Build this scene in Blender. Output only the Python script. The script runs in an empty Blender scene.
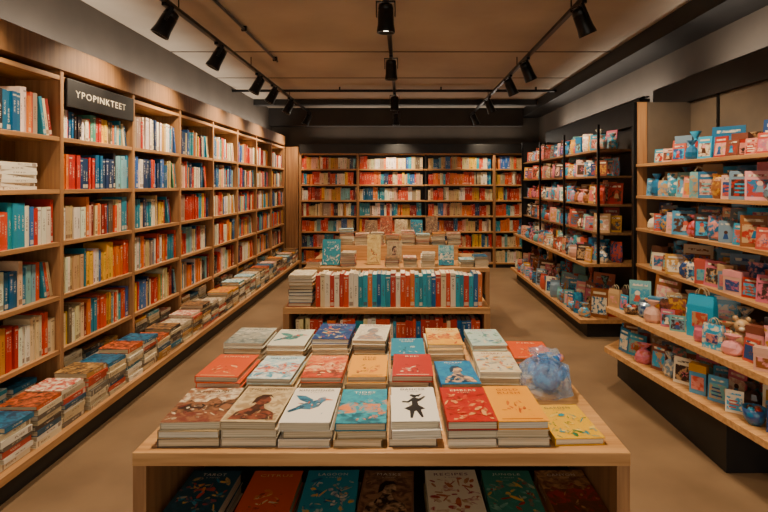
import bpy, math, random
from mathutils import Matrix, Vector
R = random.Random(23)
scene = bpy.context.scene

def lin(h):
    h = h.lstrip('#')
    out = []
    for i in (0, 2, 4):
        c = int(h[i:i+2], 16) / 255.0
        out.append(c/12.92 if c <= 0.04045 else ((c+0.055)/1.055)**2.4)
    return tuple(out)

# ------------------------------------------------------------ materials
def base_mat(name, rough=0.5, metal=0.0):
    m = bpy.data.materials.new(name); m.use_nodes = True
    nt = m.node_tree; b = nt.nodes['Principled BSDF']
    b.inputs['Roughness'].default_value = rough
    b.inputs['Metallic'].default_value = metal
    return m, nt, b

def noise_mat(name, c1, c2, scale=(1, 1, 1), nscale=5, rough=0.5, metal=0.0, detail=5, lo=0.35, hi=0.65, bump=0.0):
    m, nt, b = base_mat(name, rough, metal)
    tc = nt.nodes.new('ShaderNodeTexCoord'); mp = nt.nodes.new('ShaderNodeMapping')
    mp.inputs['Scale'].default_value = scale
    nz = nt.nodes.new('ShaderNodeTexNoise'); nz.inputs['Scale'].default_value = nscale
    nz.inputs['Detail'].default_value = detail
    cr = nt.nodes.new('ShaderNodeValToRGB')
    cr.color_ramp.elements[0].position = lo; cr.color_ramp.elements[1].position = hi
    cr.color_ramp.elements[0].color = (*lin(c1), 1); cr.color_ramp.elements[1].color = (*lin(c2), 1)
    L = nt.links.new
    L(tc.outputs['Object'], mp.inputs['Vector']); L(mp.outputs[0], nz.inputs['Vector'])
    L(nz.outputs['Fac'], cr.inputs[0]); L(cr.outputs[0], b.inputs['Base Color'])
    if bump:
        bp = nt.nodes.new('ShaderNodeBump'); bp.inputs['Strength'].default_value = bump
        bp.inputs['Distance'].default_value = 0.01
        L(nz.outputs['Fac'], bp.inputs['Height']); L(bp.outputs[0], b.inputs['Normal'])
    return m

WOODY = noise_mat('oak_grain_y', '#9c6e42', '#bb8a55', (14, 0.7, 14), 3, 0.48)
WOODX = noise_mat('oak_grain_x', '#b4804a', '#d2a066', (0.7, 14, 14), 3, 0.42)
WOODZ = noise_mat('oak_grain_z', '#946840', '#b28252', (14, 14, 0.7), 3, 0.5)
WOODB = noise_mat('oak_back_panel', '#6e4c2e', '#86603a', (14, 14, 0.7), 3, 0.55)
BLACK = noise_mat('black_lacquer', '#0c0b0b', '#171514', (1, 1, 1), 8, 0.5)
DARKP = noise_mat('dark_panel', '#1f1c1a', '#2e2926', (1, 1, 1), 4, 0.5)
GREYP = noise_mat('taupe_panel', '#5c5044', '#6a5c4c', (1, 1, 1), 3, 0.6)
FLOORM = noise_mat('floor_stone', '#6c563f', '#866c50', (1, 1, 1), 2.0, 0.36, detail=9, lo=0.3, hi=0.7, bump=0.03)
CEILM = noise_mat('ceiling_concrete', '#9c9080', '#b0a392', (1, 1, 1), 0.9, 0.85, detail=7)
WALLM = noise_mat('wall_paint', '#4a423a', '#544b42', (1, 1, 1), 2, 0.85)
WALLD = noise_mat('wall_dark_paint', '#2a2522', '#332d29', (1, 1, 1), 2, 0.85)
METAL = noise_mat('black_metal', '#0a0a0a', '#141414', (1, 1, 1), 20, 0.35, 0.4)

def emis(name, col, s):
    m, nt, b = base_mat(name, 0.4)
    b.inputs['Base Color'].default_value = (*col, 1)
    b.inputs['Emission Color'].default_value = (*col, 1)
    b.inputs['Emission Strength'].default_value = s
    return m
LENS = emis('lamp_lens', (1.0, 0.85, 0.65), 16.0)

def print_mat():
    m, nt, b = base_mat('printed_paper', 0.40)
    N = nt.nodes.new; L = nt.links.new
    a1 = N('ShaderNodeAttribute'); a1.attribute_name = 'Col'
    a2 = N('ShaderNodeAttribute'); a2.attribute_name = 'Col2'
    tc = N('ShaderNodeTexCoord')
    nz = N('ShaderNodeTexNoise'); nz.inputs['Scale'].default_value = 30; nz.inputs['Detail'].default_value = 8
    nz.inputs['Distortion'].default_value = 0.8
    L(tc.outputs['Object'], nz.inputs['Vector'])
    cr = N('ShaderNodeValToRGB'); cr.color_ramp.elements[0].position = 0.40; cr.color_ramp.elements[1].position = 0.60
    L(nz.outputs['Fac'], cr.inputs[0])
    mx = N('ShaderNodeMix'); mx.data_type = 'RGBA'
    L(cr.outputs[0], mx.inputs['Factor']); L(a1.outputs['Color'], mx.inputs['A']); L(a2.outputs['Color'], mx.inputs['B'])
    uv = N('ShaderNodeUVMap'); uv.uv_map = 'UVMap'
    sp = N('ShaderNodeSeparateXYZ'); L(uv.outputs[0], sp.inputs[0])
    def M(op, a, bb=None):
        n = N('ShaderNodeMath'); n.operation = op
        if hasattr(a, 'links'): L(a, n.inputs[0])
        else: n.inputs[0].default_value = a
        if bb is not None:
            if hasattr(bb, 'links'): L(bb, n.inputs[1])
            else: n.inputs[1].default_value = bb
        return n.outputs[0]
    fu = M('FRACT', sp.outputs['X']); fl = M('FLOOR', sp.outputs['X']); v = sp.outputs['Y']
    wn = N('ShaderNodeTexWhiteNoise'); wn.noise_dimensions = '1D'; L(fl, wn.inputs['W'])
    rv = wn.outputs['Value']
    inu = M('MULTIPLY', M('GREATER_THAN', fu, 0.30), M('LESS_THAN', fu, 0.70))
    lo = M('ADD', M('MULTIPLY', rv, 0.3), 0.2)
    hi = M('ADD', lo, 0.34)
    inv = M('MULTIPLY', M('GREATER_THAN', v, lo), M('LESS_THAN', v, hi))
    cmb = N('ShaderNodeCombineXYZ'); L(M('MULTIPLY', fu, 3.0), cmb.inputs[0]); L(M('MULTIPLY', v, 30.0), cmb.inputs[1]); L(fl, cmb.inputs[2])
    n2 = N('ShaderNodeTexNoise'); n2.inputs['Scale'].default_value = 1.0; n2.inputs['Detail'].default_value = 1
    L(cmb.outputs[0], n2.inputs['Vector'])
    txt = M('MULTIPLY', M('MULTIPLY', inu, inv), M('GREATER_THAN', n2.outputs['Fac'], 0.50))
    band = M('MULTIPLY', M('MULTIPLY', M('GREATER_THAN', v, 0.88), M('LESS_THAN', v, 0.92)), M('GREATER_THAN', rv, 0.72))
    band2 = M('MULTIPLY', M('MULTIPLY', M('GREATER_THAN', v, 0.05), M('LESS_THAN', v, 0.16)), M('LESS_THAN', rv, 0.3))
    fac = M('MINIMUM', M('ADD', M('ADD', txt, band), band2), 0.65)
    bw = N('ShaderNodeRGBToBW'); L(a1.outputs['Color'], bw.inputs[0])
    isl = M('GREATER_THAN', bw.outputs[0], 0.3)
    cc = N('ShaderNodeMix'); cc.data_type = 'RGBA'; L(isl, cc.inputs['Factor'])
    cc.inputs['A'].default_value = (*lin('#e8dcc0'), 1); cc.inputs['B'].default_value = (*lin('#5a2a1c'), 1)
    m2 = N('ShaderNodeMix'); m2.data_type = 'RGBA'
    L(fac, m2.inputs['Factor']); L(mx.outputs['Result'], m2.inputs['A']); L(cc.outputs['Result'], m2.inputs['B'])
    L(m2.outputs['Result'], b.inputs['Base Color'])
    return m
PRINT = print_mat()

def page_mat():
    m, nt, b = base_mat('page_edges', 0.8)
    N = nt.nodes.new; L = nt.links.new
    a1 = N('ShaderNodeAttribute'); a1.attribute_name = 'Col'
    tc = N('ShaderNodeTexCoord'); mp = N('ShaderNodeMapping'); mp.inputs['Scale'].default_value = (3, 3, 400)
    nz = N('ShaderNodeTexNoise'); nz.inputs['Scale'].default_value = 1.0
    L(tc.outputs['Object'], mp.inputs[0]); L(mp.outputs[0], nz.inputs['Vector'])
    mx = N('ShaderNodeMix'); mx.data_type = 'RGBA'; mx.blend_type = 'MULTIPLY'; mx.inputs['Factor'].default_value = 1
    cr = N('ShaderNodeValToRGB'); cr.color_ramp.elements[0].color = (0.5, 0.46, 0.4, 1); cr.color_ramp.elements[0].position = 0.3; cr.color_ramp.elements[1].position = 0.6
    L(nz.outputs['Fac'], cr.inputs[0]); L(a1.outputs['Color'], mx.inputs['A']); L(cr.outputs[0], mx.inputs['B'])
    L(mx.outputs['Result'], b.inputs['Base Color'])
    return m
PAGES = page_mat()

def gift_mat():
    m, nt, b = base_mat('gift_material', 0.3)
    N = nt.nodes.new; L = nt.links.new
    a1 = N('ShaderNodeAttribute'); a1.attribute_name = 'Col'
    a2 = N('ShaderNodeAttribute'); a2.attribute_name = 'Col2'
    tc = N('ShaderNodeTexCoord'); nz = N('ShaderNodeTexNoise'); nz.inputs['Scale'].default_value = 34
    nz.inputs['Detail'].default_value = 4
    L(tc.outputs['Object'], nz.inputs['Vector'])
    cr = N('ShaderNodeValToRGB'); cr.color_ramp.elements[0].position = 0.48; cr.color_ramp.elements[1].position = 0.58
    L(nz.outputs['Fac'], cr.inputs[0])
    mx = N('ShaderNodeMix'); mx.data_type = 'RGBA'
    L(cr.outputs[0], mx.inputs['Factor']); L(a1.outputs['Color'], mx.inputs['A']); L(a2.outputs['Color'], mx.inputs['B'])
    L(mx.outputs['Result'], b.inputs['Base Color'])
    b.inputs['Coat Weight'].default_value = 0.4
    return m
GIFT = gift_mat()

def film_mat():
    m, nt, b = base_mat('clear_cellophane', 0.08)
    b.inputs['Transmission Weight'].default_value = 0.6
    b.inputs['IOR'].default_value = 1.4
    b.inputs['Base Color'].default_value = (0.45, 0.66, 0.92, 1)
    b.inputs['Alpha'].default_value = 0.55
    b.inputs['Specular IOR Level'].default_value = 0.9
    tc = nt.nodes.new('ShaderNodeTexCoord'); nz = nt.nodes.new('ShaderNodeTexNoise'); nz.inputs['Scale'].default_value = 22
    bp = nt.nodes.new('ShaderNodeBump'); bp.inputs['Strength'].default_value = 1.0; bp.inputs['Distance'].default_value = 0.02
    nt.links.new(tc.outputs['Object'], nz.inputs['Vector']); nt.links.new(nz.outputs['Fac'], bp.inputs['Height'])
    nt.links.new(bp.outputs[0], b.inputs['Normal'])
    return m
FILM = film_mat()

I4 = Matrix.Identity(4)
class MB:
    def __init__(s):
        s.v = []; s.f = []; s.mi = []; s.c1 = []; s.c2 = []; s.uv = []; s.sm = []; s.mats = []
    def m(s, mat):
        if mat not in s.mats: s.mats.append(mat)
        return s.mats.index(mat)
    def face(s, idx, mat, col=(.8, .8, .8), col2=None, uv=None, smooth=False):
        s.f.append(idx); s.mi.append(s.m(mat)); s.c1.append(col); s.c2.append(col2 or col)
        s.uv.append(uv); s.sm.append(smooth)
    def poly(s, pts, mat, col=(.8, .8, .8), col2=None):
        n = len(s.v); s.v.extend([tuple(p) for p in pts])
        s.face(list(range(n, n+len(pts))), mat, col, col2)
    def box(s, x0, x1, y0, y1, z0, z1, mat, col=(.8, .8, .8), col2=None, M=None, spine=None):
        n = len(s.v)
        ps = [(x0, y0, z0), (x1, y0, z0), (x1, y1, z0), (x0, y1, z0), (x0, y0, z1), (x1, y0, z1), (x1, y1, z1), (x0, y1, z1)]
        if M is not None: ps = [tuple(M @ Vector(p)) for p in ps]
        s.v.extend(ps)
        for k, q in enumerate(((0, 3, 2, 1), (4, 5, 6, 7), (0, 1, 5, 4), (1, 2, 6, 5), (2, 3, 7, 6), (3, 0, 4, 7))):
            uv = None
            if spine is not None and k == 5:
                uv = [(spine+.01, .99), (spine+.01, .01), (spine+.99, .01), (spine+.99, .99)]
            s.face([n+i for i in q], mat, col, col2, uv)
    def prism(s, xy, z0, z1, mat, col=(.8, .8, .8), col2=None, M=None):
        n = len(s.v); k = len(xy)
        ps = [Vector((x, y, z0)) for x, y in xy] + [Vector((x, y, z1)) for x, y in xy]
        if M is not None: ps = [M @ p for p in ps]
        s.v.extend([tuple(p) for p in ps])
        s.face([n+i for i in reversed(range(k))], mat, col, col2)
        s.face([n+k+i for i in range(k)], mat, col, col2)
        for i in range(k):
            j = (i+1) % k
            s.face([n+i, n+j, n+k+j, n+k+i], mat, col, col2)
    def lathe(s, prof, M, mat, col=(.8, .8, .8), col2=None, seg=16, caps=True):
        n = len(s.v)
        for r, z in prof:
            for i in range(seg):
                a = 2*math.pi*i/seg
                s.v.append(tuple(M @ Vector((r*math.cos(a), r*math.sin(a), z))))
        for j in range(len(prof)-1):
            for i in range(seg):
                i2 = (i+1) % seg
                s.face([n+j*seg+i, n+j*seg+i2, n+(j+1)*seg+i2, n+(j+1)*seg+i], mat, col, col2, None, True)
        if caps:
            s.face([n+i for i in reversed(range(seg))], mat, col, col2)
            k = n+(len(prof)-1)*seg
            s.face([k+i for i in range(seg)], mat, col, col2)
    def ball(s, c, r, mat, col, col2=None, M=None, seg=12, rings=8):
        if not hasattr(r, '__len__'): r = (r, r, r)
        MM = (M or I4) @ Matrix.Translation(c) @ Matrix.Diagonal((r[0], r[1], r[2], 1))
        prof = [(max(0.02, math.sin(math.pi*k/rings)), -math.cos(math.pi*k/rings)) for k in range(rings+1)]
        s.lathe(prof, MM, mat, col, col2, seg)
    def tube(s, pts, r, mat, col=(.8, .8, .8), seg=6):
        n = len(s.v); pts = [Vector(p) for p in pts]
        for i, p in enumerate(pts):
            d = (pts[min(i+1, len(pts)-1)]-pts[max(i-1, 0)]).normalized()
            a = d.orthogonal().normalized(); b = d.cross(a)
            for k in range(seg):
                t = 2*math.pi*k/seg
                s.v.append(tuple(p+a*r*math.cos(t)+b*r*math.sin(t)))
        for i in range(len(pts)-1):
            for k in range(seg):
                k2 = (k+1) % seg
                s.face([n+i*seg+k, n+i*seg+k2, n+(i+1)*seg+k2, n+(i+1)*seg+k], mat, col, None, None, True)
    def obj(s, name, parent=None, origin=None, bevel=0):
        me = bpy.data.meshes.new(name)
        me.from_pydata(s.v, [], s.f)
        for m in s.mats: me.materials.append(m)
        me.polygons.foreach_set('material_index', s.mi)
        me.polygons.foreach_set('use_smooth', s.sm)
        A = me.color_attributes.new('Col', 'FLOAT_COLOR', 'CORNER'); B = me.color_attributes.new('Col2', 'FLOAT_COLOR', 'CORNER')
        U = me.uv_layers.new(name='UVMap')
        a = []; b = []; u = []
        for f, c, d, uv in zip(s.f, s.c1, s.c2, s.uv):
            k = len(f)
            a += [c[0], c[1], c[2], 1.0]*k; b += [d[0], d[1], d[2], 1.0]*k
            if uv is None: u += [0.0, -1.0]*k
            else:
                for q in uv: u += [q[0], q[1]]
        A.data.foreach_set('color', a); B.data.foreach_set('color', b); U.data.foreach_set('uv', u)
        me.update()
        o = bpy.data.objects.new(name, me)
        scene.collection.objects.link(o)
        if parent: o.parent = parent
        if bevel:
            md = o.modifiers.new('bevel', 'BEVEL'); md.width = bevel; md.segments = 2; md.limit_method = 'ANGLE'
        return o

_tc = {}
def glyphs(word):
    if word in _tc: return _tc[word]
    cu = bpy.data.curves.new('t', 'FONT'); cu.body = word; cu.resolution_u = 2; cu.align_x = 'CENTER'; cu.space_character = 1.15
    o = bpy.data.objects.new('t', cu); scene.collection.objects.link(o)
    bpy.context.view_layer.update()
    dg = bpy.context.evaluated_depsgraph_get(); e = o.evaluated_get(dg); me = e.to_mesh()
    vs = [tuple(v.co) for v in me.vertices]; fs = [list(p.vertices) for p in me.polygons]
    e.to_mesh_clear(); bpy.data.objects.remove(o); bpy.data.curves.remove(cu)
    xs = [v[0] for v in vs]; ys = [v[1] for v in vs]
    w = max(xs)-min(xs); cx = (max(xs)+min(xs))/2; h = max(ys)-min(ys); cy = (max(ys)+min(ys))/2
    _tc[word] = ([((x-cx)/w, (y-cy)/h) for x, y, _ in vs], fs)
    return _tc[word]
def add_text(mb, word, P, cu, cv, wu, hv, layer, col):
    vs, fs = glyphs(word); n = len(mb.v)
    for x, y in vs: mb.v.append(tuple(P(cu+x*wu, cv+y*hv, layer)))
    for f in fs: mb.face([n+i for i in f], PRINT, col)

# ------------------------------------------------------------ books
PAGE = [lin('#e0d2b4'), lin('#d4c2a0'), lin('#e9dfc8')]
_k = [0]
def book(mb, M, w, d, t, col, col2=None, pg=None):
    """flat book: x width (spine at -x), y height, z thickness from 0"""
    _k[0] += 1
    ct = min(0.0025, t*0.15); ins = 0.005
    pg = pg or R.choice(PAGE)
    a, b, c, e = -w/2, w/2, -d/2, d/2
    mb.box(a, b, c, e, 0, ct, PRINT, col, col2, M)
    mb.box(a, b, c, e, t-ct, t, PRINT, col, col2, M)
    mb.box(a, a+ct, c, e, ct, t-ct, PRINT, col, None, M, spine=_k[0])
    mb.box(a+ct, b-ins, c+ins, e-ins, ct, t-ct, PAGES, pg, None, M)

def basis(x, y, z, loc):
    m = Matrix((x, y, z)).transposed().to_4x4(); m.translation = Vector(loc); return m
LEFTB = (Vector((-1, 0, 0)), Vector((0, 0, 1)), Vector((0, 1, 0)))
BACKB = (Vector((0, 1, 0)), Vector((0, 0, 1)), Vector((1, 0, 0)))

PAL = [lin(c) for c in ['#2488a4', '#1f9bb5', '#155e8c', '#c42c18', '#d84a22', '#e6d0a0', '#f4ead2', '#d0b27a', '#e6761e', '#1e3a62', '#cc9434', '#8c2014', '#7fb4bb', '#26232a', '#f2bc34', '#a8907a', '#6d5a48', '#4f9a78', '#3468ac', '#e0a890']]
PW_L = [6, 4, 5, 10, 8, 8, 10, 4, 6, 4, 3, 4, 3, 3, 4, 2, 1, 1, 4, 2]
PW_B = [3, 3, 2, 11, 10, 9, 10, 5, 6, 2, 3, 5, 1, 1, 2, 2, 1, 0, 2, 1]
def row_books(mb, axis, start, end, fixed, z, wts, hmax, dep, spine_at, fill=1.0, tmin=0.020, tmax=0.042, pal=PAL, runs=(1, 1, 1, 1, 2, 2, 3, 4)):
    p = start+0.006; run = 0; col = None
    endf = start+(end-start)*fill
    while True:
        if run <= 0:
            run = R.choice(runs); col = R.choices(pal, wts)[0]; bh = hmax*R.uniform(0.74, 0.99)
            bt = R.uniform(tmin, tmax)
        run -= 1
        t = bt*R.uniform(0.92, 1.05)
        if p+t > endf-0.004: break
        h = bh*R.uniform(0.985, 1.01); w = dep*R.uniform(0.9, 1.0); off = R.uniform(0, 0.015)
        c = tuple(max(0, min(1, x*R.uniform(0.85, 1.1))) for x in col)
        if axis == 'y':
            M = basis(*LEFTB, (spine_at-off-w/2, p, z+h/2))
        else:
            M = basis(*BACKB, (p, spine_at+off+w/2, z+h/2))
        book(mb, M, w, h, t, c)
        p += t+0.0012
        if R.random() < 0.03: p += 0.015
    n = 0
    while axis == 'y' and end-p > 0.075 and n < 3:
        h = hmax*R.uniform(.8, .9); w = dep*0.92; th = R.uniform(.02, .03); ang = math.radians(11)
        M = Matrix.Translation((spine_at-w/2-.006, p+0.002+h*math.sin(ang), z+0.001)) @ Matrix.Rotation(ang, 4, 'X') @ basis(*LEFTB, (0, 0, h/2))
        if p+.002+h*math.sin(ang)+th > end: break
        book(mb, M, w, h, th, R.choices(pal, wts)[0])
        p += th*1.05; n += 1

def flat_stack(mb, cx, cy, z, w, d, n, cols, rotz=0, tr=(0.018, 0.03), jit=0.006, top=None):
    zz = z
    for i in range(n):
        t = R.uniform(*tr); c = R.choice(cols)
        c2 = None
        if i == n-1 and top: c, c2 = top
        M = Matrix.Translation((cx+R.uniform(-jit, jit), cy+R.uniform(-jit, jit), zz)) @ Matrix.Rotation(rotz+R.uniform(-.04, .04), 4, 'Z')
        ww = w*R.uniform(.94, 1); dd = d*R.uniform(.95, 1)
        book(mb, M, ww, dd, t, c, c2)
        zz += t+0.0003
    return zz, M, ww, dd, t

# ------------------------------------------------------------ room
XL, XR, YB, YF, ZC = -2.70, 2.80, 10.55, -2.5, 3.20
def shell(name, b, mat):
    mb = MB(); mb.box(*b, mat); return mb.obj(name)
shell('floor', (XL, XR, YF, YB, -0.1, 0), FLOORM)
shell('ceiling', (XL, XR, YF, YB, ZC, ZC+.1), CEILM)
shell('wall_left', (XL-.1, XL, YF, YB, 0, ZC), WALLM)
shell('wall_right', (XR, XR+.1, YF, YB, 0, ZC), WALLM)
shell('wall_back', (XL-.1, XR+.1, YB, YB+.1, 0, ZC), WALLM)
shell('trim_1', (2.42, XR, YF, YB, 3.03, ZC), BLACK)
shell('trim_2', (XL, 2.42, 9.25, 9.45, 3.10, ZC), BLACK)
shell('trim_3', (XL, 2.42, 10.3, YB, 2.84, ZC), WALLD)
for i, y in enumerate((3.2, 5.95, 7.4)):
    shell('trim_%d' % (5+i), (XL, 2.42, y-.008, y+.008, ZC-.006, ZC), WALLD)
mb = MB(); mb.tube([(-1.55, 2.5, 3.17), (-1.55, 4.6, 3.17), (-1.55, 6.3, 3.17)], .014, METAL, seg=8)
for y in (2.6, 3.8, 5.0, 6.2): mb.box(-1.575, -1.525, y-.015, y+.015, 3.15, ZC, METAL)
mb.obj('ceiling_conduit')
mb = MB(); mb.tube([(XL, 8.1, 3.14), (2.42, 8.1, 3.14)], .022, METAL, seg=10)
for x in (-2.4, -1, .6, 2.1): mb.box(x-.012, x+.012, 8.08, 8.12, 3.14, ZC, METAL)
mb.obj('ceiling_pipe')

# ------------------------------------------------------------ left bookcase
XS = -2.35; Y0 = 3.53; SP = 0.94
divs = [Y0+SP*k for k in range(-2, 8)]
divs[-1] = 10.15
SH = [0.52, 0.89, 1.26, 1.62, 1.98]
mb = MB()
y0, y1 = divs[0], divs[-1]
mb.box(-2.68, -2.66, y0, y1, .16, 2.42, WOODB)
for y in divs:
    mb.box(-2.66, XS, y-.018, y+.018, .165, 2.44, WOODZ)
for z in SH+[2.40]:
    for a, b in zip(divs[:-1], divs[1:]):
        mb.box(-2.66, XS-.004, a+.018, b-.018, z-.03, z, WOODY)
mb.box(-2.69, XS+.012, y0-.02, y1+.0, 2.44, 2.62, WOODB)
mb.box(-2.68, -2.03, y0, y1, .12, .165, WOODY)
mb.box(-2.68, -2.07, y0, y1, 0, .12, BLACK)
mb.obj('bookcase', bevel=0.002)

mb = MB()
for bi, (a, b) in enumerate(zip(divs[:-1], divs[1:])):
    a += .02; b -= .02
    for si, z in enumerate(SH):
        hm = .30
        if bi == 2 and si == 4: hm = .215
        if bi == 1 and si == 3:
            row_books(mb, 'y', a, a+.38, 0, z, PW_L, hm, .19, XS-.03, 1.0)
            flat_stack(mb, XS-.15, a+.60, z, .2, .30, 7, [lin('#e6dcc6'), lin('#cfd6c0'), lin('#efe6d0')], math.pi, (.02, .028))
            continue
        row_books(mb, 'y', a, b, 0, z, PW_L, hm, .19, XS-R.uniform(.02, .05), R.choice([.80, .86, .9, .96, 1, 1, 1]))
mb.obj('shelved_books')

mb = MB()
y = y0+.14
cl = [lin(c) for c in ['#e0d0ae', '#cdb88e', '#26708a', '#b8442c', '#e2d8c2', '#a87a3c', '#6a6258', '#2c4f66', '#d8c8a4', '#b8a888', '#4a3c32', '#e8e0cc']]
tops = [(lin('#e0a62a'), lin('#b8382a')), (lin('#cc5a24'), lin('#3a2418')), (lin('#24262c'), lin('#a8763f')), (lin('#2b95ab'), lin('#dfe8e0')), (lin('#e6d8bb'), lin('#b8382a')), (lin('#1e6f96'), lin('#123a58')), (lin('#d8ccb0'), lin('#8a6a4a')), (lin('#b88a4a'), lin('#3a2a22'))]
while y < y1-.12:
    flat_stack(mb, -2.185, y, .165, .24, .215, R.choice([6, 7, 8, 8]), cl, math.pi, (.024, .036), .010, R.choice(tops))
    near_ = min(abs(y-d) for d in divs)
    if near_ > .135:
        flat_stack(mb, -2.50, y, .165, .23, .21, R.choice([8, 9]), cl, math.pi, (.024, .034), .006, R.choice(tops))
    y += .240
mb.obj('stacked_books')

sg = bpy.data.objects.new('bookcase_sign', None); scene.collection.objects.link(sg)
mb = MB(); mb.box(XS-.003, XS+.016, 3.56, 4.44, 2.20, 2.395, BLACK); mb.obj('panel', sg, bevel=.003)
mb = MB()
def Psign(u, v, l): return Vector((XS+.0165+.0006*l, u, v))
add_text(mb, 'YPOPINKTEET', Psign, 3.98, 2.30, .66, .05, 0, lin('#cabfa8'))
mb.obj('lettering', sg)

# ------------------------------------------------------------ back bookcase
mb = MB(); BY = 10.2
bx = [-2.05, -.90, 1.82, 2.78]
BS = [.10+.312*i for i in range(7)]
mb.box(-2.03, 2.78, 10.50, 10.53, 0, 2.3, DARKP)
for x in bx: mb.box(x-.025, x+.025 if x < 2.7 else x, BY, 10.50, 0, 2.3, WOODZ)
mb.box(.44, .47, BY+.02, 10.50, .1, 2.25, DARKP)
for z in BS+[2.28]:
    for a, b in zip(bx[:-1], bx[1:]): mb.box(a+.025, b-.025, BY+.004, 10.50, z-.03, z, WOODX)
mb.box(-2.06, 2.78, BY-.02, 10.5, 2.28, 2.46, BLACK)
mb.box(-2.05, 2.78, BY+.02, 10.5, 0, .07, BLACK)
mb.obj('library_shelving', bevel=.002)
shell('trim_8', (-2.34, -2.09, 10.2, 10.54, 0, 2.41), WOODZ)
mb = MB()
for a, b in ((bx[0], bx[1]), (bx[1], .44), (.47, bx[2]), (bx[2], bx[3])):
    for z in BS:
        row_books(mb, 'x', a+.027, b-.027, 0, z, PW_B, .262, .2, BY+.03, R.choice([.97, 1, 1, 1]), .024, .05, runs=(1, 1, 2, 2, 3, 4))
mb.obj('library_books')

# ------------------------------------------------------------ display tables
def table(name, x0, x1, y0, y1, zt, low):
    mb = MB()
    mb.box(x0, x1, y0, y1, zt-.045, zt, WOODX)
    mb.box(x0, x0+.045, y0+.003, y1-.003, 0, zt-.045, WOODZ)
    mb.box(x1-.045, x1, y0+.003, y1-.003, 0, zt-.045, WOODZ)
    mb.box(x0+.045, x1-.045, y0+.02, y1-.02, low-.03, low, DARKP)
    mb.box(x0+.045, x1-.045, (y0+y1)/2-.01, (y0+y1)/2+.01, low, zt-.045, BLACK)
    mb.box(x0+.045, x1-.045, y0+.05, y1-.05, 0, low-.03, BLACK)
    return mb.obj(name, bevel=.002)
table('display_table', -.91, .765, 1.72, 2.93, .75, .42)
table('display_table', -.88, .64, 3.75, 4.40, .75, .48)
table('display_table', -1.08, .94, 5.55, 6.75, .75, .45)

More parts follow.
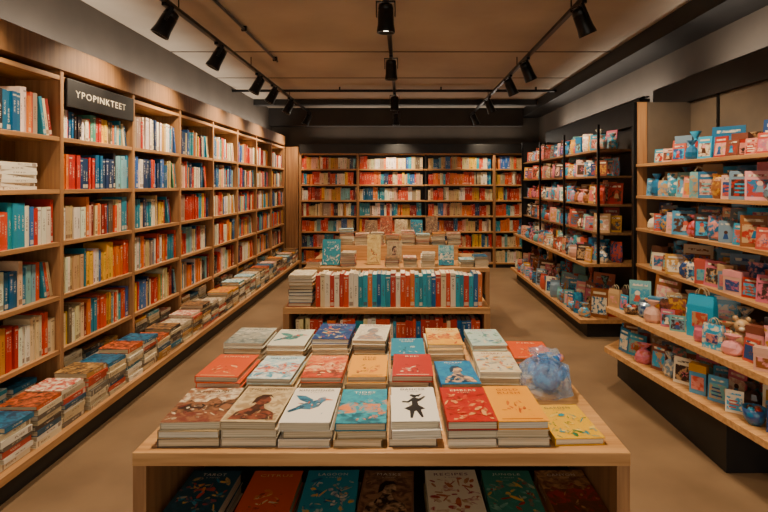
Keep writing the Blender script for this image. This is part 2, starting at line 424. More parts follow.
def cover(mb, M, w, d, t, kind, cols, title=None):
    rr = random.Random(len(mb.v)+int(cols[0][1:], 16))
    def P(u, v, l): return M @ Vector(((u-.5)*w, (v-.5)*d, t+.0002+.00016*l))
    def rect(u0, v0, u1, v1, l, c, c2=None): mb.poly([P(u0, v0, l), P(u1, v0, l), P(u1, v1, l), P(u0, v1, l)], PRINT, c, c2)
    def disc(u, v, ru, rv, l, c, c2=None, n=18): mb.poly([P(u+ru*math.cos(6.2832*i/n), v+rv*math.sin(6.2832*i/n), l) for i in range(n)], PRINT, c, c2)
    def pg(pts, l, c, c2=None): mb.poly([P(u, v, l) for u, v in pts], PRINT, c, c2)
    def strokes(n, u0, u1, v0, v1, cs, l0, s=.1):
        for i in range(n):
            u, v = rr.uniform(u0, u1), rr.uniform(v0, v1); a = rr.uniform(0, 3.14); L_ = rr.uniform(.35, 1.3)*s; q = s*rr.uniform(.10, .5)
            pts = []
            for k in range(9):
                th = 6.2832*k/9; x = L_*math.cos(th)*rr.uniform(.7, 1.1); y = q*math.sin(th)*rr.uniform(.7, 1.1)
                pts.append((min(.98, max(.02, u+x*math.cos(a)-y*math.sin(a))), min(.98, max(.02, v+(x*math.sin(a)+y*math.cos(a))*.7))))
            pg(pts, l0+i*.2, rr.choice(cs), rr.choice(cs))
    def ttl(v, s=.06):
        if not title: return
        add_text(mb, title, P, .5, v, min(.78, .095*len(title)), s, 16, c[4] if len(c) > 4 else c[1])
        add_text(mb, 'a novel', P, .5, v-.07, .26, .022, 16, c[4] if len(c) > 4 else c[1])
    c = [lin(x) for x in cols]
    if kind == 'landscape':
        rect(0, .55, 1, 1, 0, c[0], c[1]); rect(0, 0, 1, .56, 1, c[2], c[1])
        pg([(0, .45), (.2, .62), (.4, .5), (.62, .7), (.8, .55), (1, .66), (1, .3), (0, .25)], 2, c[1], c[3])
        strokes(34, .05, .95, .08, .64, c[1:4]+[c[0]], 3, .10); ttl(.87)
    elif kind == 'portrait':
        rect(.03, .03, .97, .97, 0, c[0], c[1])
        strokes(12, .1, .9, .3, .8, [c[0], c[1]], 1, .16)
        pg([(.1, .05), (.16, .24), (.36, .36), (.42, .46), (.58, .46), (.64, .34), (.84, .24), (.92, .05)], 4, c[2], c[3])
        disc(.52, .56, .15, .12, 5, c[3], c[2])
        pg([(.33, .46), (.34, .64), (.44, .74), (.60, .74), (.70, .62), (.62, .68), (.46, .64), (.42, .52)], 6, c[2])
        strokes(14, .2, .85, .06, .3, [c[2], c[3], c[1]], 7, .07)
        ttl(.89)
    elif kind == 'bird':
        strokes(5, .15, .85, .2, .75, [c[0], c[0], c[1]], 0, .05)
        pg([(.2, .42), (.3, .36), (.5, .34), (.66, .42), (.72, .56), (.66, .64), (.52, .6), (.4, .56)], 1, c[1], c[2])
        pg([(.45, .5), (.2, .62), (.08, .76), (.3, .74), (.5, .62)], 2, c[2], c[1])
        disc(.68, .62, .1, .07, 3, c[1], c[3]); pg([(.76, .66), (.93, .61), (.76, .6)], 4, c[3])
        pg([(.22, .42), (.05, .3), (.1, .26), (.34, .37)], 2, c[2]); strokes(14, .25, .65, .36, .56, [c[2], c[3], c[0], c[1]], 5, .06)
        ttl(.9)
    elif kind == 'figure':
        strokes(4, .3, .7, .3, .6, [c[2], c[0]], 0, .2)
        pg([(.40, .08), (.45, .08), (.50, .26), (.54, .27), (.64, .09), (.68, .11), (.64, .30), (.74, .33), (.60, .44), (.585, .53), (.66, .57), (.78, .68), (.75, .71), (.62, .63), (.55, .655), (.47, .65), (.36, .55), (.24, .56), (.24, .52), (.38, .50), (.455, .55), (.455, .44), (.28, .34), (.40, .27)], 2, c[1])
        disc(.52, .70, .06, .045, 3, c[1]); disc(.47, .73, .05, .035, 3.4, c[1]); pg([(.5, .72), (.7, .78), (.62, .68)], 3.6, c[1])
        ttl(.91)
    elif kind == 'title':
        if title:
            for i, wd in enumerate(title.split(' ')[:3]): add_text(mb, wd, P, .5, .86-.10*i, min(.66, .12*len(wd)), .06, 16, c[1])
        strokes(20, .22, .78, .12, .52, [c[2], c[3], c[1], c[0]], 0, .10)
        rect(.1, .045, .9, .06, 5, c[1])
    elif kind == 'abstract':
        strokes(60, .06, .94, .06, .78, c[1:4]+[c[0], c[0]], 0, .12); ttl(.88)

spinec = [lin(x) for x in ['#e0d0ae', '#c4b290', '#cfc2a8', '#857a68', '#b0966a', '#6a5a4a']]
def stack_obj(cx, yf, n, w, d, base, kind, cols, title, tr=(.023, .028), z=.75, rot=None, base2=None):
    mb = MB()
    b = lin(base); b2 = lin(base2) if base2 else None
    sp = [b] + spinec
    zt, M, ww, dd, t = flat_stack(mb, 0, 0, 0, w, d, n, sp, 0, tr, .005, (b, b2))
    cover(mb, M, ww, dd, t, kind, cols, title)
    o = mb.obj('book_stack')
    o.location = (cx, yf+d/2, z+.0005); o.rotation_euler = (0, 0, R.uniform(-.045, .045) if rot is None else rot)
    return o
CX = [-.735, -.525, -.335, -.150, .038, .232, .415, .605]
D = .305; F = 1.748; FT = (.027, .031)
stack_obj(CX[0], F, 3, .215, D, '#c9b894', 'landscape', ['#dccdae', '#8e5e3e', '#6e3024', '#2c1a14', '#2a1510'], 'ASHLAND', FT)
stack_obj(CX[1], F, 3, .20, D, '#c8b28a', 'portrait', ['#ccb88e', '#a08660', '#341c14', '#84442e', '#3c1f18'], 'THE WIDOW', FT)
stack_obj(CX[2], F, 3, .18, D, '#e8e1d2', 'bird', ['#e8e1d2', '#3b7f9e', '#1f4b66', '#d2682f', '#4a3a30'], 'KINGFISHER', FT)
stack_obj(CX[3], F, 3, .178, D, '#2384a0', 'landscape', ['#2384a0', '#2f9cb0', '#1c5f72', '#d9804a', '#f0e6cc'], 'TIDES', FT)
stack_obj(CX[4], F, 3, .175, D, '#ece5d6', 'figure', ['#ece5d6', '#141214', '#cfc4ae', '#8a2a20'], 'DANCER', FT)
stack_obj(CX[5], F, 3, .178, D, '#b4200e', 'abstract', ['#b4200e', '#c43a1c', '#dc9a5a', '#8c1c10', '#f0d9a8'], 'EMBERS', FT)
stack_obj(CX[6], F, 3, .185, D+.015, '#f0a000', 'title', ['#f0a000', '#a8281c', '#d2601f', '#f0b020'], 'GOLD RUSH', FT)
stack_obj(CX[7], F+.02, 1, .18, .27, '#e6b010', 'abstract', ['#e6b010', '#2b8a9e', '#e8c860', '#2f6f3a', '#1e3f66'], 'GARDEN', rot=.06)
F = 2.125; D = .28
stack_obj(-.765, F, 4, .19, D, '#d4501a', 'title', ['#d4501a', '#f0d9a8', '#8a3418', '#e0702f'], 'SUMMER')
stack_obj(CX[1]-.02, F-.01, 4, .195, D, '#b8d0d2', 'landscape', ['#a4ccd6', '#e6eae0', '#4a9ab4', '#c8583a', '#1e3f66'], 'HARBOUR')
stack_obj(CX[2]-.005, F, 4, .18, D, '#d4602c', 'landscape', ['#e68a50', '#cc4a28', '#7a3a2a', '#f0c08a', '#f5ead0'], 'MESA')
stack_obj(CX[3]-.002, F, 4, .172, D, '#eea208', 'title', ['#eea208', '#7a2a1a', '#d2682f', '#f2b830'], 'THE BEE')
stack_obj(CX[4], F, 4, .172, D, '#b42010', 'title', ['#b42010', '#f0dcb8', '#7a1a14', '#c9402a'], 'RED')
stack_obj(CX[5], F-.01, 3, .17, D, '#1870a8', 'portrait', ['#1870a8', '#2488b4', '#123a58', '#e0b48a', '#f0e6cc'], 'OCEAN')
stack_obj(CX[6], F+.04, 4, .18, D, '#e0d0ae', 'abstract', ['#e0d0ae', '#d2682f', '#3b7f9e', '#e9b44a', '#8a2a20'], 'MARKET')
F = 2.56; D = .29
stack_obj(-.795, F, 4, .20, D, '#c4c0ae', 'landscape', ['#d0ccba', '#98a098', '#647272', '#b0ac98', '#2a2a2a'], 'WINTER')
stack_obj(-.58, F-.03, 4, .19, D, '#d6d6c2', 'bird', ['#d6d6c2', '#4a9a8c', '#2b6a7a', '#c9482f', '#2a3a3a'], 'HERON')
stack_obj(-.36, F, 5, .19, D, '#1e3f78', 'abstract', ['#1e3f78', '#2b7aab', '#c9482f', '#e9b44a', '#f0e6cc'], 'GALAXY', (.023, .027))
stack_obj(-.165, F, 5, .17, D, '#e2d8c2', 'portrait', ['#e2d8c2', '#cabfa4', '#7a7f84', '#b98f70', '#8a2a20'], 'SISTERS', (.023, .027))
stack_obj(.025, F-.06, 3, .17, D, '#1680a0', 'title', ['#1680a0', '#e8dcc0', '#14566a', '#2b95ab'], 'DEEP END', (.02, .024))
stack_obj(.215, F, 4, .185, D, '#eab01e', 'landscape', ['#ecc87c', '#e6a02a', '#eab01e', '#b8382a', '#5a2a1c'], 'HARVEST')
stack_obj(.43, F-.02, 4, .185, D, '#bcd4cc', 'abstract', ['#bcd4cc', '#3b7f9e', '#e6d8bb', '#6aa084', '#c9482f'], 'ISLANDS')
stack_obj(.63, 2.42, 3, .2, .27, '#dc5210', 'title', ['#dc5210', '#f5e0b0', '#a83a1a', '#e8802a'], 'FIRE')
LX = [-.735, -.49, -.27, -.06, .185, .40, .62]
spec = [('#26505c', 'abstract', ['#2a5c6a', '#c9482f', '#e9b44a', '#2b95ab', '#e8dcc0'], 'TAROT'),
        ('#e85c14', 'title', ['#e85c14', '#f0d9a8', '#a83a1a', '#e88a2a'], 'CITRUS'),
        ('#2b9cb0', 'abstract', ['#2b9cb0', '#e6d8bb', '#e9b44a', '#1e6f96', '#f0e6cc'], 'LAGOON'),
        ('#8a5f42', 'portrait', ['#a87a56', '#6a4630', '#2f2018', '#d0a478', '#e8dcc0'], 'MASKS'),
        ('#f4e6c4', 'abstract', ['#f4e6c4', '#c9703f', '#cfa46a', '#b8382a', '#8a2a20'], 'RECIPES'),
        ('#3f8a74', 'abstract', ['#46987f', '#b8382a', '#8ab8a0', '#e9b44a', '#f0e6cc'], 'JUNGLE'),
        ('#aa7040', 'landscape', ['#ca945c', '#7a442c', '#6a4028', '#b8382a', '#e8dcc0'], 'CANYON')]
for x, (b, k, c, t) in zip(LX, spec):
    stack_obj(x, 1.755, 2, .20, .29, b, k, c, t, z=.42, tr=(.044, .048))

# plush in cellophane
pl = bpy.data.objects.new('wrapped_plush_toy', None); scene.collection.objects.link(pl)
mb = MB(); T = Matrix.Translation((.605, 2.20, .7515)) @ Matrix.Rotation(-.5, 4, 'Z') @ Matrix.Diagonal((1.1, 1.0, 1.12, 1))
T2 = T @ Matrix.Translation((0, .045, .05)) @ Matrix.Rotation(math.radians(-58), 4, 'X') @ Matrix.Translation((0, 0, -.04))
b1, b2 = lin('#123f98'), lin('#2f8cd8')
mb.ball((0, 0, .045), (.06, .045, .055), GIFT, b1, b2, T2)
mb.ball((0, -.005, .115), (.045, .040, .040), GIFT, b2, b1, T2)
for s_ in (-1, 1):
    mb.ball((s_*.035, 0, .15), (.018, .012, .02), GIFT, b1, lin('#d9884a'), T2)
    mb.ball((s_*.06, -.01, .065), (.018, .018, .035), GIFT, b1, b2, T2)
    mb.ball((s_*.016, -.040, .123), .006, GIFT, (.01, .01, .01), None, T2)
mb.ball((0, -.04, .108), (.016, .012, .011), GIFT, lin('#e8dcc0'), lin('#c9482f'), T2)
mb.obj('toy', pl)
mb = MB()
seg = 26; prof = [(.06, 0.0), (.095, .01), (.110, .03), (.112, .055), (.106, .08), (.09, .105), (.065, .122), (.04, .135), (.022, .145), (.045, .158), (.062, .168)]
for j, (r, z) in enumerate(prof):
    for i in range(seg):
        a = 2*math.pi*i/seg; rr = r*(1+.08*math.sin(4*a+j)+R.uniform(-.10, .08))
        mb.v.append(tuple(T @ Vector((rr*math.cos(a), rr*math.sin(a), z+(R.uniform(-.006, .008) if j else 0)))))
for j in range(len(prof)-1):
    for i in range(seg): mb.face([j*seg+i, j*seg+(i+1) % seg, (j+1)*seg+(i+1) % seg, (j+1)*seg+i], FILM)
mb.lathe([(.022, 0), (.027, .005), (.022, .01)], T @ Matrix.Translation((0, 0, .14)), GIFT, lin('#2f80c8'), None, 12)
mb.obj('cellophane', pl)

# ---- middle table
mb = MB()
pal2 = [lin(c) for c in ['#1f8aa0', '#2ba4bc', '#c0341f', '#d84a22', '#e6d0a4', '#155e96', '#e0742a', '#efe2c8', '#2b95b0']]
p = -.645; seq = [2, 4, 7, 2, 7, 2, 3, 7, 7, 0, 1, 6, 1, 5, 1, 0, 2, 7, 3, 3, 6, 1, 0, 1, 8, 5, 2, 4, 3, 7, 1, 0, 2, 1, 5, 6, 1, 1]; i = 0
while p < .565:
    t = R.uniform(.028, .038); h = R.uniform(.225, .25); w = .185
    book(mb, basis(*BACKB, (p, 3.775+w/2+R.uniform(0, .008), .75+h/2)), w, h, t, pal2[seq[i % len(seq)]]); p += t+.0015; i += 1
rn = (1, 1, 2, 2, 3)
row_books(mb, 'x', -.645, .60, 0, .75, [4, 3, 5, 4, 6, 2, 2, 4, 2], .20, .17, 4.12, 1.0, .022, .036, pal2, rn)
row_books(mb, 'x', -.80, .58, 0, .48, [2, 1, 8, 6, 6, 2, 3, 4, 1], .19, .17, 3.79, 1.0, .02, .036, pal2, rn)
mb.obj('spine_out_books')
def plain_stack(cx, cy, z, w, d, n, top, tr=(.018, .028)):
    mb = MB()
    zt, M, ww, dd, t = flat_stack(mb, 0, 0, 0, w, d, n, cl, 0, tr, .006, top)
    o = mb.obj('book_stack'); o.location = (cx, cy, z+.0005); return zt+z
plain_stack(-.755, 3.90, .75, .18, .25, 9, (lin('#e6dcc6'), lin('#c8b48a')), (.022, .029))

# ---- rear table with riser
mb = MB()
mb.box(-.78, .66, 6.12, 6.62, .75, .93, WOODX); mb.box(-.5, .45, 6.32, 6.60, .93, 1.03, WOODX)
mb.obj('display_riser', bevel=.003)
def stand_book(cx, y, z, w, h, col, col2, kind, cols, title, lean=.18, t=.03):
    mb = MB()
    Bm = Matrix(((1, 0, 0, 0), (0, 0, -1, 0), (0, 1, 0, 0), (0, 0, 0, 1)))
    M = Matrix.Rotation(-lean, 4, 'X') @ Bm @ Matrix.Translation((0, h/2, 0))
    book(mb, M, w, h, t, col, col2)
    cover(mb, M, w, h, t, kind, cols, title)
    o = mb.obj('face_out_book'); o.location = (cx, y, z+t*math.sin(lean)+.001)
    return o
stand_book(-.80, 5.72, .75, .2, .285, lin('#2b95ab'), None, 'abstract', ['#2b95ab', '#e6d8bb', '#1e6f96', '#dfe8e0', '#f0e6cc'], 'WAVES')
stand_book(-.33, 5.80, .75, .15, .33, lin('#d9c07a'), lin('#c8a45c'), 'title', ['#d9c07a', '#7a3a1a', '#b8382a', '#e9b44a'], 'SAND')
stand_book(.48, 5.70, .75, .17, .22, lin('#3b9aae'), None, 'landscape', ['#9fc8c8', '#3b9aae', '#1e6f96', '#e8dcc0', '#f0e6cc'], 'SAIL')
stand_book(-.10, 5.92, .75, .17, .25, lin('#a8906a'), None, 'portrait', ['#b8a078', '#9a8260', '#3c1f18', '#b98f70', '#8a2a20'], 'LETTERS')
for x, n in ((-.60, 7), (-.12, 4), (.08, 5), (.28, 6), (.70, 4), (-.98, 3), (.86, 5)):
    plain_stack(x, 5.70, .75, .155, .22, n, R.choice(tops))
for i in range(8):
    plain_stack(-.68+.185*i, 6.21, .93, .165, .16, R.choice([3, 5, 6, 8]), R.choice(tops))
tl = [('#8a6a4a', '#5a4030'), ('#a8542f', '#6a3420'), ('#c8b48a', '#9a8260'), ('#2b7f95', '#1e5f76'), ('#8a6a4a', '#5a4030')]
for i in range(5):
    x = -.40+.19*i
    stand_book(x, 6.42, 1.03, .15, R.uniform(.15, .22), lin(tl[i][0]), lin(tl[i][1]), 'abstract', [tl[i][0], '#b8a078', tl[i][1], '#8c4a38', '#f0d9a8'], None)
mb = MB()
row_books(mb, 'x', -.98, .85, 0, .45, PW_B, .22, .17, 5.60, 1.0, .02, .036)
mb.obj('spine_out_books')

# ------------------------------------------------------------ gift displays (right)
mb = MB()
mb.prism([(1.85, 2.93), (2.5, 2.93), (2.5, 4.42), (1.85, 4.42)], 0, .31, BLACK)
lowpoly = [(1.85, 2.55), (2.5, 2.55), (2.5, 4.45), (1.96, 4.45), (1.62, 4.12)]
mb.prism(lowpoly, .31, .35, WOODX)
mb.prism([(x if x > 1.9 else x+.01, y) for x, y in lowpoly], .63, .67, WOODX)
NS = [.97, 1.28, 1.56, 1.83]
for z in NS: mb.box(2.02, 2.5, 2.55, 4.44, z-.025, z, WOODY)
mb.box(2.5, 2.53, 2.5, 5.0, 0, 2.37, GREYP)
mb.box(2.12, 2.5, 4.45, 4.48, 0, 2.37, GREYP)
mb.box(2.46, 2.56, 2.4, 5.04, 2.37, 2.58, BLACK)
mb.box(2.03, 2.12, 4.445, 4.48, .0, 2.37, WOODZ)
mb.box(2.0, 2.03, 4.44, 4.48, .0, 2.37, METAL)
for y in (2.75, 3.4, 4.05): mb.box(2.485, 2.5, y-.012, y+.012, .67, 2.37, METAL)
mb.obj('gift_display_cabinet', bevel=.002)
mb = MB()
mb.box(2.0, 2.6, 5.56, 9.0, 0, .16, BLACK)
mb.box(1.90, 2.6, 5.50, 9.05, .16, .20, WOODY)
mb.box(1.95, 2.6, 5.50, 9.05, .77, .80, WOODY)
MS = [1.13, 1.44, 1.75, 2.04]
for z in MS: mb.box(2.12, 2.6, 5.52, 9.02, z-.022, z, WOODB)
mb.box(2.6, 2.63, 5.45, 9.05, 0, 2.57, DARKP)
mb.box(2.52, 2.6, 5.45, 9.05, 2.3, 2.57, BLACK)
for y in (5.50, 6.7, 7.9, 9.0):
    mb.box(2.57, 2.6, y, y+.035, .2, 2.3, METAL)
for y in (5.50, 6.67, 7.84, 9.0):
    mb.box(2.09, 2.115, y, y+.025, .8, 2.30, METAL)
mb.box(2.10, 2.6, 9.02, 9.05, 0, 2.4, BLACK)
mb.obj('gift_display_cabinet', bevel=.0)

GP = [lin(c) for c in ['#b8503c', '#b89468', '#a02818', '#2a8aaa', '#1a6690', '#cc8070', '#4a8cb0', '#8a5228', '#d8c8a8', '#b84a38', '#6aa4a4', '#4a2c1c', '#b88428', '#cfa08c', '#24467a', '#e2d4b8', '#70889a', '#2a9cc8', '#c06478', '#d89090', '#3a2a26', '#7a4434']]
def facing(x, y, z, yaw=None, lean=0):
    a = -math.pi/2 + (R.uniform(.15, 1.1) if yaw is None else yaw)
    return Matrix.Translation((x, y, z)) @ Matrix.Rotation(a, 4, 'Z') @ Matrix.Rotation(-lean, 4, 'X')
def gc2(c): return c if R.random() < .25 else R.choice(GP)
def g_card(mb, M, w, h):
    c = R.choice(GP); c2 = gc2(c); c3 = R.choice(GP)
    mb.box(-w/2, w/2, -.004, .004, 0, h, GIFT, c, c, M)
    mb.box(-w*.42, w*.42, -.0055, -.004, h*.12, h*.70, GIFT, c3, c2, M)
    mb.box(-w*.35, w*.35, -.0055, -.004, h*.80, h*.88, GIFT, lin('#d8cbb0'), c3, M)
    mb.poly([M @ Vector(p) for p in ((0, .004, h*.7), (-w*.2, .05, .0), (w*.2, .05, 0))], GIFT, c)
    u = R.uniform(-.12, .12)*w; v = h*R.uniform(.34, .48)
    ty = R.random(); cc = R.choice(GP)
    if ty < .45:
        for q in range(5): mb.poly([M @ Vector((u+w*.2*math.cos(q*1.257+k*.5)*(1 if k == 1 else .3), -.0062-.0001*q, v+w*.2*math.sin(q*1.257+k*.5)*(1 if k == 1 else .3))) for k in range(3)], GIFT, cc)
    elif ty < .75:
        mb.poly([M @ Vector((u+w*.13*math.cos(k*.7), -.0062, v+h*.1+w*.13*math.sin(k*.7))) for k in range(9)], GIFT, cc)
        mb.poly([M @ Vector((u+a*w, -.0063, v+b*h)) for a, b in ((-.18, -.2), (.18, -.2), (.09, .03), (-.09, .03))], GIFT, R.choice(GP))
    else:
        for q in range(3): mb.box(-w*.3, w*.3*R.uniform(.2, 1), -.0063, -.0055, h*(.22+.14*q), h*(.28+.14*q), GIFT, cc, None, M)
def g_bag(mb, M, w, h, cc=None):
    c = cc or R.choice(GP); c2 = cc or gc2(c)
    d = w*.4; n = len(mb.v)
    for z, k in ((0, 1), (h*.75, .95), (h, .9)):
        for x, y in ((-1, -1), (1, -1), (1, 1), (-1, 1)):
            mb.v.append(tuple(M @ Vector((x*w/2*k, y*d/2*(k if z < h else .55), z))))
    for j in (0, 4):
        for i in range(4):
            i2 = (i+1) % 4; mb.face([n+j+i, n+j+i2, n+j+4+i2, n+j+4+i], GIFT, c, c2)
    mb.face([n+3, n+2, n+1, n], GIFT, c)
    for s_ in (-1, 1):
        pts = [M @ Vector((w*.2*math.cos(t), s_*d*.25, h+w*.28*math.sin(t))) for t in [math.pi*i/8 for i in range(9)]]
        mb.tube(pts, .0025, GIFT, lin('#b8a888'), 5)
    mb.box(-w*.28, w*.28, -d/2-.003, -d/2+.002, h*.25, h*.6, GIFT, R.choice(GP), R.choice(GP), M)
def g_box(mb, M, w, h, cc=None):
    c = cc or R.choice(GP); c2 = cc or gc2(c); d = w*.55
    mb.box(-w/2, w/2, -d/2, d/2, 0, h*.8, GIFT, c, c, M)
    mb.box(-w*.52, w*.52, -d*.52, d*.52, h*.74, h, GIFT, c2, c2, M)
    mb.box(-w*.38, w*.38, -d/2-.002, -d/2, h*.15, h*.6, GIFT, R.choice(GP), R.choice(GP), M)
def g_plush(mb, M, w, h):
    c = R.choice([GP[0], GP[1], GP[3], GP[7], GP[6], GP[4]]); c2 = None; k = h/.2
    mb.ball((0, 0, .055*k), (.05*k, .043*k, .055*k), GIFT, c, c2, M)
    mb.ball((0, -.005, .132*k), (.04*k, .038*k, .037*k), GIFT, c, c2, M)
    mb.ball((0, -.04*k, .122*k), (.016*k, .012*k, .012*k), GIFT, lin('#d8cbb0'), None, M, 8, 5)
    for s_ in (-1, 1):
        mb.ball((s_*.03*k, 0, .17*k), (.015*k, .009*k, .016*k), GIFT, c, None, M, 8, 5)
        mb.ball((s_*.05*k, -.02*k, .075*k), (.015*k, .018*k, .032*k), GIFT, c, None, M, 8, 5)
        mb.ball((s_*.032*k, -.045*k, .018*k), (.019*k, .03*k, .018*k), GIFT, c, None, M, 8, 5)
        mb.ball((s_*.014*k, -.037*k, .14*k), .004*k, GIFT, (.01, .01, .01), None, M, 6, 4)
def g_pouch(mb, M, w, h):
    """cellophane-topped pouch pinched by a tie, ruffled above"""
    c = R.choice(GP); c2 = gc2(c); n = len(mb.v); seg = 12
    if R.random() < .5:
        prof = [(.7, .6, 0), (1, .9, .15), (1, .95, .4), (.7, .7, .62), (.22, .22, .74), (.22, .22, .77), (.6, .5, .9), (.8, .6, 1.0)]
    else:
        prof = [(.85, .2, 0), (.95, .5, .15), (1, .6, .4), (.95, .4, .7), (.92, .06, .86), (.95, .08, 1.0)]
    for j, (a, b, z) in enumerate(prof):
        for i in range(seg):
            t = 2*math.pi*i/seg; cc = math.cos(t); ss = math.sin(t); q = R.uniform(.9, 1.08)
            mb.v.append(tuple(M @ Vector((w*.5*a*q*math.copysign(abs(cc)**.7, cc), w*.38*b*q*ss, h*z))))
    for j in range(len(prof)-1):
        for i in range(seg): mb.face([n+j*seg+i, n+j*seg+(i+1) % seg, n+(j+1)*seg+(i+1) % seg, n+(j+1)*seg+i], GIFT, c, c2)
def g_bowl(mb, M, w, h):
    c = R.choice(GP); c2 = gc2(c); r = w/2; h = h*.5
    mb.lathe([(r*.5, 0), (r*.85, h*.3), (r, h), (r*.93, h), (r*.78, h*.35), (.01, h*.15)], M, GIFT, c, c2, 16)
    for k in range(4): mb.ball((r*.4*math.cos(k*1.6), r*.4*math.sin(k*1.6), h*.85), r*.33, GIFT, R.choice(GP), None, M, 8, 6)

KINDS = {'greeting_cards': g_card, 'gift_bags': g_bag, 'gift_boxes': g_box, 'plush_toys': g_plush, 'gift_pouches': g_pouch, 'gift_bowls': g_bowl}
def fill(y0, y1, rows, MBS, wts, skip=()):
    for (x, z, hmax, pitch) in rows:
        y = y0+R.uniform(.04, .08)
        while y < y1-.06:
            k = R.choices(list(KINDS), wts)[0]
            h = hmax*R.uniform(.62, 1.0); w = min(R.uniform(.09, .15), pitch*1.0)
            if k == 'greeting_cards': w = h*R.choice([.62, .72, .9])
            if k == 'gift_bowls': w = .12
            lean = .12 if k == 'greeting_cards' else 0
            xx = x(y) if callable(x) else x
            if not any(z == sz and a < y < b and xx < xm for sz, a, b, xm in skip):
                KINDS[k](MBS[k], facing(xx+R.uniform(-.02, .02), y, z+.0005, None, lean), w, h)
            y += max(pitch, w*.85)*R.uniform(.85, 1.12)
near = {k: MB() for k in KINDS}; mid = {k: MB() for k in KINDS}
def xf(y): return 1.62+(4.12-y)*(.23/1.57)+.10 if y < 4.12 else 1.85
rows = [(xf, .35, .19, .13), (lambda y: xf(y)+.16, .35, .22, .13), (lambda y: xf(y)+.34, .35, .25, .14),
        (xf, .67, .16, .12), (lambda y: xf(y)+.14, .67, .22, .12), (lambda y: xf(y)+.30, .67, .28, .13)]
fill(2.62, 4.36, rows, near, [9, 1.5, 1.5, .9, 8, 1], [(.67, 3.20, 3.42, 2.12)])
r2 = []
for z in NS[:-1]: r2 += [(2.08, z, .19, .12), (2.21, z, .24, .12), (2.35, z, .25, .13)]
r2 += [(2.10, NS[-1], .17, .16), (2.28, NS[-1], .24, .13)]
fill(2.6, 4.38, r2, near, [12, .5, .8, 0, 6, 0])
rows = [(1.98, .20, .24, .14), (2.14, .20, .34, .14), (2.3, .2, .46, .15), (2.03, .80, .19, .13), (2.18, .80, .26, .13), (2.34, .8, .30, .14)]
fill(5.56, 8.95, rows, mid, [8, 1.5, 1.5, 1, 8, .8])
r2 = []
for z in MS: r2 += [(2.18, z, .22, .12), (2.33, z, .27, .13)]
fill(5.58, 8.95, r2, mid, [10, .7, 1, .3, 8, 0])
for k in KINDS:
    for d_ in (near, mid):
        if d_[k].v: d_[k].obj(k)

mb = MB()
g_bag(mb, facing(1.93, 3.30, .6705, .6), .17, .27, lin('#1b9fc8'))
mb.obj('teal_gift_bag')

# ------------------------------------------------------------ track lights
def track(xr, ys, aims, y_end=10.2, energy=60):
    e = bpy.data.objects.new('track_light', None); scene.collection.objects.link(e)
    mb = MB(); mb.box(xr-.02, xr+.02, -1.5, y_end, 3.06, 3.09, METAL)
    for y in (0.5, 2.2, 4.2, 6.2, 8.3): mb.tube([(xr, y, 3.09), (xr, y, 3.2)], .006, METAL)
    mb.obj('rail', e)
    for i, (y, aim) in enumerate(zip(ys, aims)):
        mb = MB()
        mb.box(xr-.018, xr+.018, y-.06, y+.06, 3.035, 3.062, METAL)
        piv = Vector((xr, y, 2.93)); d = (Vector(aim)-piv).normalized()
        q = d.to_track_quat('-Z', 'Y').to_matrix().to_4x4(); M = Matrix.Translation(piv) @ q @ Matrix.Scale(1.12, 4)
        mb.lathe([(.030, .08), (.048, .07), (.052, .04), (.048, .035), (.052, .03), (.055, -.06), (.062, -.10), (.062, -.115), (.052, -.115), (.046, -.08)], M, METAL, seg=24)
        mb.lathe([(.001, -.092), (.050, -.092)], M, LENS, seg=24, caps=False)
        mb.box(-.066, -.060, -.012, .012, -.01, .095, METAL, M=M); mb.box(.060, .066, -.012, .012, -.01, .095, METAL, M=M)
        mb.box(-.066, .066, -.012, .012, .088, .096, METAL, M=M)
        mb.tube([(xr, y, 3.04), M @ Vector((0, 0, .09))], .009, METAL)
        mb.obj('lamp_head_%d' % (i+1), e)
        l = bpy.data.lights.new('spot', 'SPOT'); l.energy = energy; l.spot_size = math.radians(108); l.spot_blend = 1
        l.color = (1, .78, .53); l.shadow_soft_size = .05
        lo = bpy.data.objects.new('spot_%d' % (i+1), l); lo.matrix_world = Matrix.Translation(piv+d*.145) @ q
        scene.collection.objects.link(lo); lo.parent = e
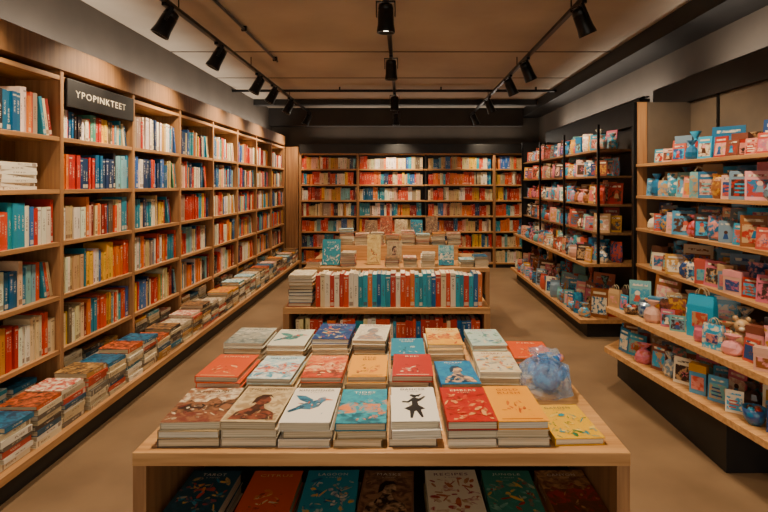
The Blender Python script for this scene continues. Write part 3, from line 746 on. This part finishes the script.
ysl = [1.2, 2.7, 4.0, 5.1, 6.5, 7.25, 8.3, 9.9]
track(-1.84, ysl, [(-2.35, y-.15, 1.9) for y in ysl], energy=135)
ysc = [1.9, 3.87, 5.6, 7.9, 9.85]
track(-.13, ysc, [(-.12, y+.10, .7) for y in ysc], energy=245)
ysr = [1.4, 2.7, 3.95, 5.7, 6.6, 8.2, 9.9]
track(1.38, ysr, [(1.9, y+.15, 1.8) for y in ysr], energy=130)

def fill_uplight(name, x, y, z, sx, sy, energy, rot):  # hidden uplights and housings added to brighten the ceiling and upper back wall
    e = bpy.data.objects.new(name, None); scene.collection.objects.link(e)
    mb = MB(); mb.box(x-sx/2-.01, x+sx/2+.01, y-sy/2-.01, y+sy/2+.01, z, z+.012, METAL); mb.obj('channel', e)
    l = bpy.data.lights.new('cove', 'AREA'); l.shape = 'RECTANGLE'; l.size = sx; l.size_y = sy; l.energy = energy; l.color = (1, .86, .70)
    o = bpy.data.objects.new('led', l); o.location = (x, y, z+.03); o.rotation_euler = rot
    scene.collection.objects.link(o); o.parent = e
fill_uplight('cove_light', -2.50, 5.9, 2.625, .05, 8.2, 44, (0, math.radians(180-42), 0))
fill_uplight('cove_light', 2.56, 7.2, 2.575, .05, 3.6, 20, (0, math.radians(180+45), 0))
fill_uplight('cove_light', 2.52, 3.5, 2.585, .05, 2.0, 12, (0, math.radians(180+45), 0))
fill_uplight('cove_light', .3, 10.33, 2.465, 4.2, .05, 16, (math.radians(180+25), 0, 0))

w = bpy.data.worlds.new('World'); scene.world = w; w.use_nodes = True
bg = w.node_tree.nodes['Background']; bg.inputs[0].default_value = (1.0, .87, .72, 1); bg.inputs[1].default_value = 1.6
cam = bpy.data.cameras.new('camera'); co = bpy.data.objects.new('camera', cam); scene.collection.objects.link(co)
co.location = (0, 0, 1.65); co.rotation_euler = (math.radians(90), 0, 0)
cam.sensor_width = 36; cam.lens = 24
cam.shift_x = -19/768; cam.shift_y = -71/768
cam.clip_start = .05
scene.camera = co
